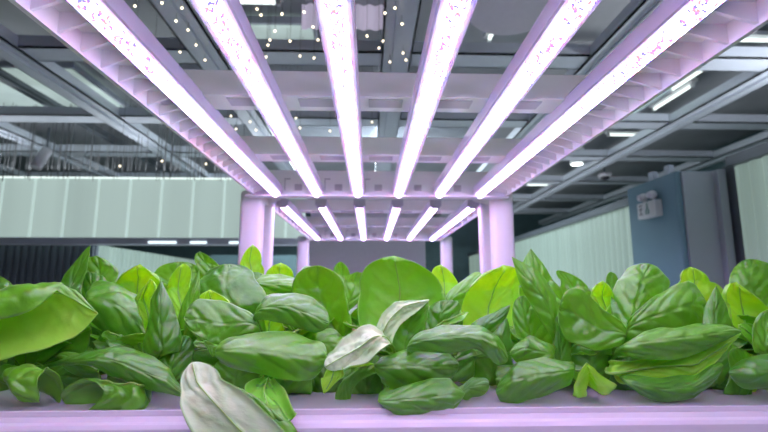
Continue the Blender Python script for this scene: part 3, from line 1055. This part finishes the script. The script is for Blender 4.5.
m.build('running_figure', 'sign_green', e0)

# partition behind the racks
tag(MB().box(-.60, .555, 4.60, 4.66, 0, 2.0, .004).build('board_partition', 'partition_lilac'), 'plain pale lilac board wall behind the racks', 'partition')
tag(MB().box(-2.6, -.75, 7.6, 7.7, 0, 1.66).build('dark_screen', 'wall_dark'), 'dark teal screen low beyond the left posts', 'screen')

# ------------------------------------------------------------------ ceiling fittings
def ceiling_panel(rect, mat, name, label, cat):
    z = CEIL - .06
    x0, x1, y0, y1 = rect
    r = empty(name, ((x0 + x1) / 2, (y0 + y1) / 2, z), label, cat)
    MB().box(x0, x1, y0, y1, z, z + .012).build('diffuser', mat, r)
    m = MB()
    m.box(x0 - .03, x1 + .03, y0 - .03, y0, z - .02, z + .03); m.box(x0 - .03, x1 + .03, y1, y1 + .03, z - .02, z + .03)
    m.box(x0 - .03, x0, y0, y1, z - .02, z + .03); m.box(x1, x1 + .03, y0, y1, z - .02, z + .03)
    m.build('frame', 'beam_metal', r)
    return r


ceiling_panel((-5.0, -2.64, 3.9, 5.05), 'ceiling_lit', 'ceiling_panel', 'pale greenish lit ceiling panel at the left edge, above the glowing band', 'ceiling panel')
ceiling_panel((-2.34, -1.28, 3.9, 5.05), 'ceiling_lit', 'ceiling_panel', 'pale greenish ceiling panel left of the leftmost near lamp', 'ceiling panel')
ceiling_panel((-1.02, -.44, 3.15, 3.5), 'ceiling_lit', 'ceiling_panel', 'pale ceiling panel at the top edge between second and third near lamps', 'ceiling panel')
ceiling_panel((-1.04, .02, 4.6, 5.1), 'ceiling_lit', 'ceiling_panel', 'pale ceiling panel seen between the two crossbeams of the front rack', 'ceiling panel')
ceiling_panel((2.1, 2.93, 3.95, 5.0), 'ceiling_bright', 'ceiling_panel', 'greenish lit ceiling panel beyond the right rail', 'ceiling panel')
ceiling_panel((1.78, 2.3, 8.6, 9.5), 'ceiling_bright', 'ceiling_panel', 'small bright ceiling panel above the right ribbed wall', 'ceiling panel')


def fluor(px, py, ln, along, label, z=None, mat='tube_light', r=.013):
    z = CEIL - .10 if z is None else z
    d = CM @ Vector(((px - 384) / FPX, (216 - py) / FPX, -1))
    c = CAMP + d * ((z - CAMZ) / d.z)
    v = Vector((ln / 2, 0, 0)) if along == 'x' else Vector((0, ln / 2, 0))
    e = empty('ceiling_lamp', c, label, 'ceiling lamp', 'strip lamps on the dark ceiling')
    MB().cyl(c - v, c + v, r, r, 12).build('tube', mat, e, True)
    b = MB()
    hx, hy = (ln / 2 + .03, .035) if along == 'x' else (.035, ln / 2 + .03)
    b.box(c.x - hx, c.x + hx, c.y - hy, c.y + hy, z + .025, z + .06)
    b.build('fitting', 'fixture_white', e)
    for s in (-1, 1):
        q = c + v * s
        MB().box(q.x - .015, q.x + .015, q.y - .015, q.y + .015, z - .02, z + .04).build('lampholder', 'fixture_white', e)


fluor(248, 2, .4, 'x', 'white strip lamp at the top edge beside the second near lamp')
fluor(690, 78, .5, 'y', 'bright strip lamp in the ceiling beyond the right rail, nearer of two')  # glowing tube added in place of a soft ceiling reflection
fluor(672, 98, .6, 'y', 'bright strip lamp in the ceiling beyond the right rail, farther of two')  # second tube added for the same soft reflection
fluor(745, 40, .5, 'x', 'white strip lamp near the top right corner')
fluor(590, 51, .35, 'x', 'strip lamp between the two rightmost near lamps')
fluor(628, 135, .5, 'x', 'strip lamp right of the rightmost near lamp, over a beam')
fluor(518, 100, .8, 'y', 'strip lamp seen between the crossbeams, right half')
fluor(545, 185, .7, 'x', 'far strip lamp near the end of the rightmost near lamp')
fluor(560, 152, .6, 'x', 'far strip lamp just right of the rightmost near lamp')
fluor(455, 210, .5, 'x', 'distant strip lamp seen between the right posts, upper')  # tube added where a far reflection shines
fluor(470, 234, .8, 'x', 'distant strip lamp seen between the right posts, lower')  # lower far reflection, also made as an added tube
fluor(498, 21, .5, 'y', 'strip lamp beside the round drum at the top edge')


def on_ceiling(px, py, z):
    d = CM @ Vector(((px - 384) / FPX, (216 - py) / FPX, -1))
    return CAMP + d * ((z - CAMZ) / d.z)


for px, py, lb in ((577, 164, 'round glowing downlight in the ceiling right of the near lamps'), (540, 126, 'round downlight seen between the two rightmost near lamps')):
    c = on_ceiling(px, py, GZ + .05)
    e = empty('downlight', c, lb, 'downlight')
    MB().cyl(c, c + Vector((0, 0, .05)), .09, .09, 24).build('can', 'fixture_white', e, True)
    MB().cyl(c + Vector((0, 0, -.006)), c, .07, .07, 24).build('lens', 'downlight', e)
    MB().cyl(c + Vector((0, 0, .05)), (c.x, c.y, CEIL), .01, .01, 8).build('stem', 'beam_dark', e)
# dome camera
c = on_ceiling(605, 177, GZ - .03)
e = empty('dome_camera', c, 'small dark dome security camera hanging from the right ceiling grid', 'security camera')
MB().cyl(c, c + Vector((0, 0, .05)), .085, .095, 24).build('housing', 'drum_grey', e, True)
MB().sphere(c, .065, (1, 1, .8)).build('dome', 'fixture_dark', e, True)
MB().cyl(c + Vector((0, 0, .05)), (c.x, c.y, CEIL), .014, .014, 8).build('stem', 'beam_dark', e)
# spot on the left
c = at(42, 158, 4.5)
e = empty('spotlight', c, 'grey cylindrical spotlight above the left glowing band', 'spotlight')
MB().cyl(at(36, 167, 4.45), at(47, 150, 4.55), .05, .05, 20).build('barrel', 'drum_grey', e, True)
MB().cyl(at(47, 150, 4.55), (at(47, 150, 4.55).x, 4.55, GZ), .012, .012, 8).build('stem', 'beam_dark', e)
MB().cyl(at(36, 167, 4.449), at(35.6, 167.6, 4.4465), .04, .04, 20).build('lens', 'drum_grey', e)
# drum at the top
c = on_ceiling(515, 9, 2.55)
e = empty('round_drum', (c.x, c.y, 2.55), 'large grey round ceiling drum at the top edge between fourth and fifth lamps', 'ceiling drum')
MB().cyl((c.x, c.y, 2.55), (c.x, c.y, CEIL), .24, .24, 40).build('shell', 'drum_grey', e, True)
MB().cyl((c.x, c.y, 2.535), (c.x, c.y, 2.55), .225, .235, 40).build('bottom_plate', 'drum_grey', e)

# lilac hanging curtain panel
a, b = at(302, 6, 2.98), at(399, 30, 2.98)
m = MB()
n = 40
pts = [(a.x + (b.x - a.x) * k / n, 2.98 + .012 * math.sin(k * 1.3)) for k in range(n + 1)]
va = [m.bm.verts.new((x, y, b.z)) for x, y in pts]
vb = [m.bm.verts.new((x, y, CEIL - .02)) for x, y in pts]
va2 = [m.bm.verts.new((x, y + .006, b.z)) for x, y in pts]
vb2 = [m.bm.verts.new((x, y + .006, CEIL - .02)) for x, y in pts]
for i in range(n):
    m.bm.faces.new((va[i], va[i + 1], vb[i + 1], vb[i]))
    m.bm.faces.new((va2[i], vb2[i], vb2[i + 1], va2[i + 1]))
    m.bm.faces.new((va[i], va2[i], va2[i + 1], va[i + 1]))
bmesh.ops.recalc_face_normals(m.bm, faces=m.bm.faces[:])
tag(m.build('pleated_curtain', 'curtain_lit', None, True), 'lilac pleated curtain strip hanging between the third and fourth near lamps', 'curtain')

# hanging threads with bulbs
BULBS = [(49, 23), (135, 6), (137, 22), (155, 42), (162, 3), (176, 21), (188, 30), (180, 52), (205, 60), (257, 9), (261, 15), (282, 14),
         (304, 12), (290, 41), (243, 36), (268, 45), (249, 48), (266, 57), (314, 58), (355, 28), (385, 13), (383, 41), (379, 48),
         (402, 24), (403, 53), (406, 60), (313, 27), (155, 114), (159, 117), (176, 130), (206, 164), (215, 107), (225, 103), (218, 115),
         (231, 116), (227, 127), (236, 129), (244, 101), (252, 108), (250, 122), (256, 130), (281, 110), (289, 110), (120, 166), (162, 161),
         (267, 154), (283, 152), (352, 41), (270, 40), (372, 122), (296, 118), (330, 110), (362, 108), (330, 131), (300, 128), (318, 40), (345, 52), (395, 8), (367, 36), (390, 62), (300, 56), (238, 22), (275, 31), (182, 8), (196, 45)]
rnd = random.Random(3)
for px, py in BULBS:
    Y = 2.75 + .5 * rnd.random() if py < 70 else 3.2 + .6 * rnd.random()
    while at(px, py, Y).z > 2.68: Y -= .05
    p = at(px, py, Y)
    warm = rnd.random()
    e = empty('hanging_light', p, 'tiny warm bulb on a thin thread hanging from the dark ceiling', 'string light', 'tiny bulbs hanging on threads')
    MB().cyl(p, (p.x, p.y, CEIL), .0012, .0012, 5).build('thread', 'thread_grey', e)
    MB().sphere(p, .007, seg=10).build('bulb', 'bulb_warm', e, True)
# fringe of bare threads
m = MB()
for k in range(120):
    px = rnd.uniform(-20, 245)
    Y = rnd.uniform(4.7, 4.95)
    q = at(px, rnd.uniform(172, 182), Y)
    m.cyl(q, (q.x, q.y, CEIL), .003, .003, 4, False)
for k in range(70):
    px = rnd.uniform(235, 365)
    Y = rnd.uniform(3.4, 3.6)
    q = at(px, rnd.uniform(44, 58), Y)
    m.cyl(q, (q.x, q.y, CEIL), .003, .003, 4, False)
tag(m.build('thread_fringe', 'thread_grey'), 'fringe of many bare grey threads hanging from the ceiling', 'thread curtain', None, 'stuff')

# ------------------------------------------------------------------ light of the room
w = bpy.data.worlds.new('world')
SC.world = w
w.use_nodes = True
w.node_tree.nodes['Background'].inputs['Color'].default_value = (0.6, 0.8, 0.85, 1)
w.node_tree.nodes['Background'].inputs['Strength'].default_value = 0.1


def area(name, loc, rot, sx, sy, power, col):
    d = bpy.data.lights.new(name, 'AREA')
    d.shape = 'RECTANGLE'
    d.size, d.size_y = sx, sy
    d.energy = power
    d.color = col
    o = bpy.data.objects.new(name, d)
    COL.objects.link(o)
    o.location = loc
    o.rotation_euler = rot
    return o


# added lights without fixtures: fills behind camera and beyond racks, uplights above lit panels
area('ceiling_lamp_light', (-1.2, -1.3, 2.6), (R(38), 0, R(-35)), 1.4, .5, 5, (.93, .95, 1))
area('ceiling_lamp_light', (1.3, -1.3, 2.6), (R(38), 0, R(35)), 1.4, .5, 5, (.93, .95, 1))
area('ceiling_lamp_light', (0.0, 6.15, CEIL - .08), (0, 0, 0), 1.2, .3, 170, (.85, .95, 1))
area('cove_light', (-3.5, 4.8, 2.36), (R(180), 0, 0), 5.5, .12, 14, (.88, .93, 1))
area('cove_light', (2.7, 7.0, 2.0), (R(180), 0, 0), .12, 7.5, 12, (.88, .93, 1))
area('cove_light', (3.0, 1.8, 2.06), (R(180), 0, 0), .3, 2.2, 40, (.88, .93, 1))

SC.view_settings.view_transform = 'Standard'
SC.view_settings.look = 'None'
SC.view_settings.gamma = 1
SC.view_settings.exposure = 0.48
SC.view_settings.use_curve_mapping = False
SC.cycles.use_denoising = True
SC.cycles.max_bounces = 8
SC.cycles.transmission_bounces = 6
SC.cycles.sample_clamp_indirect = 6
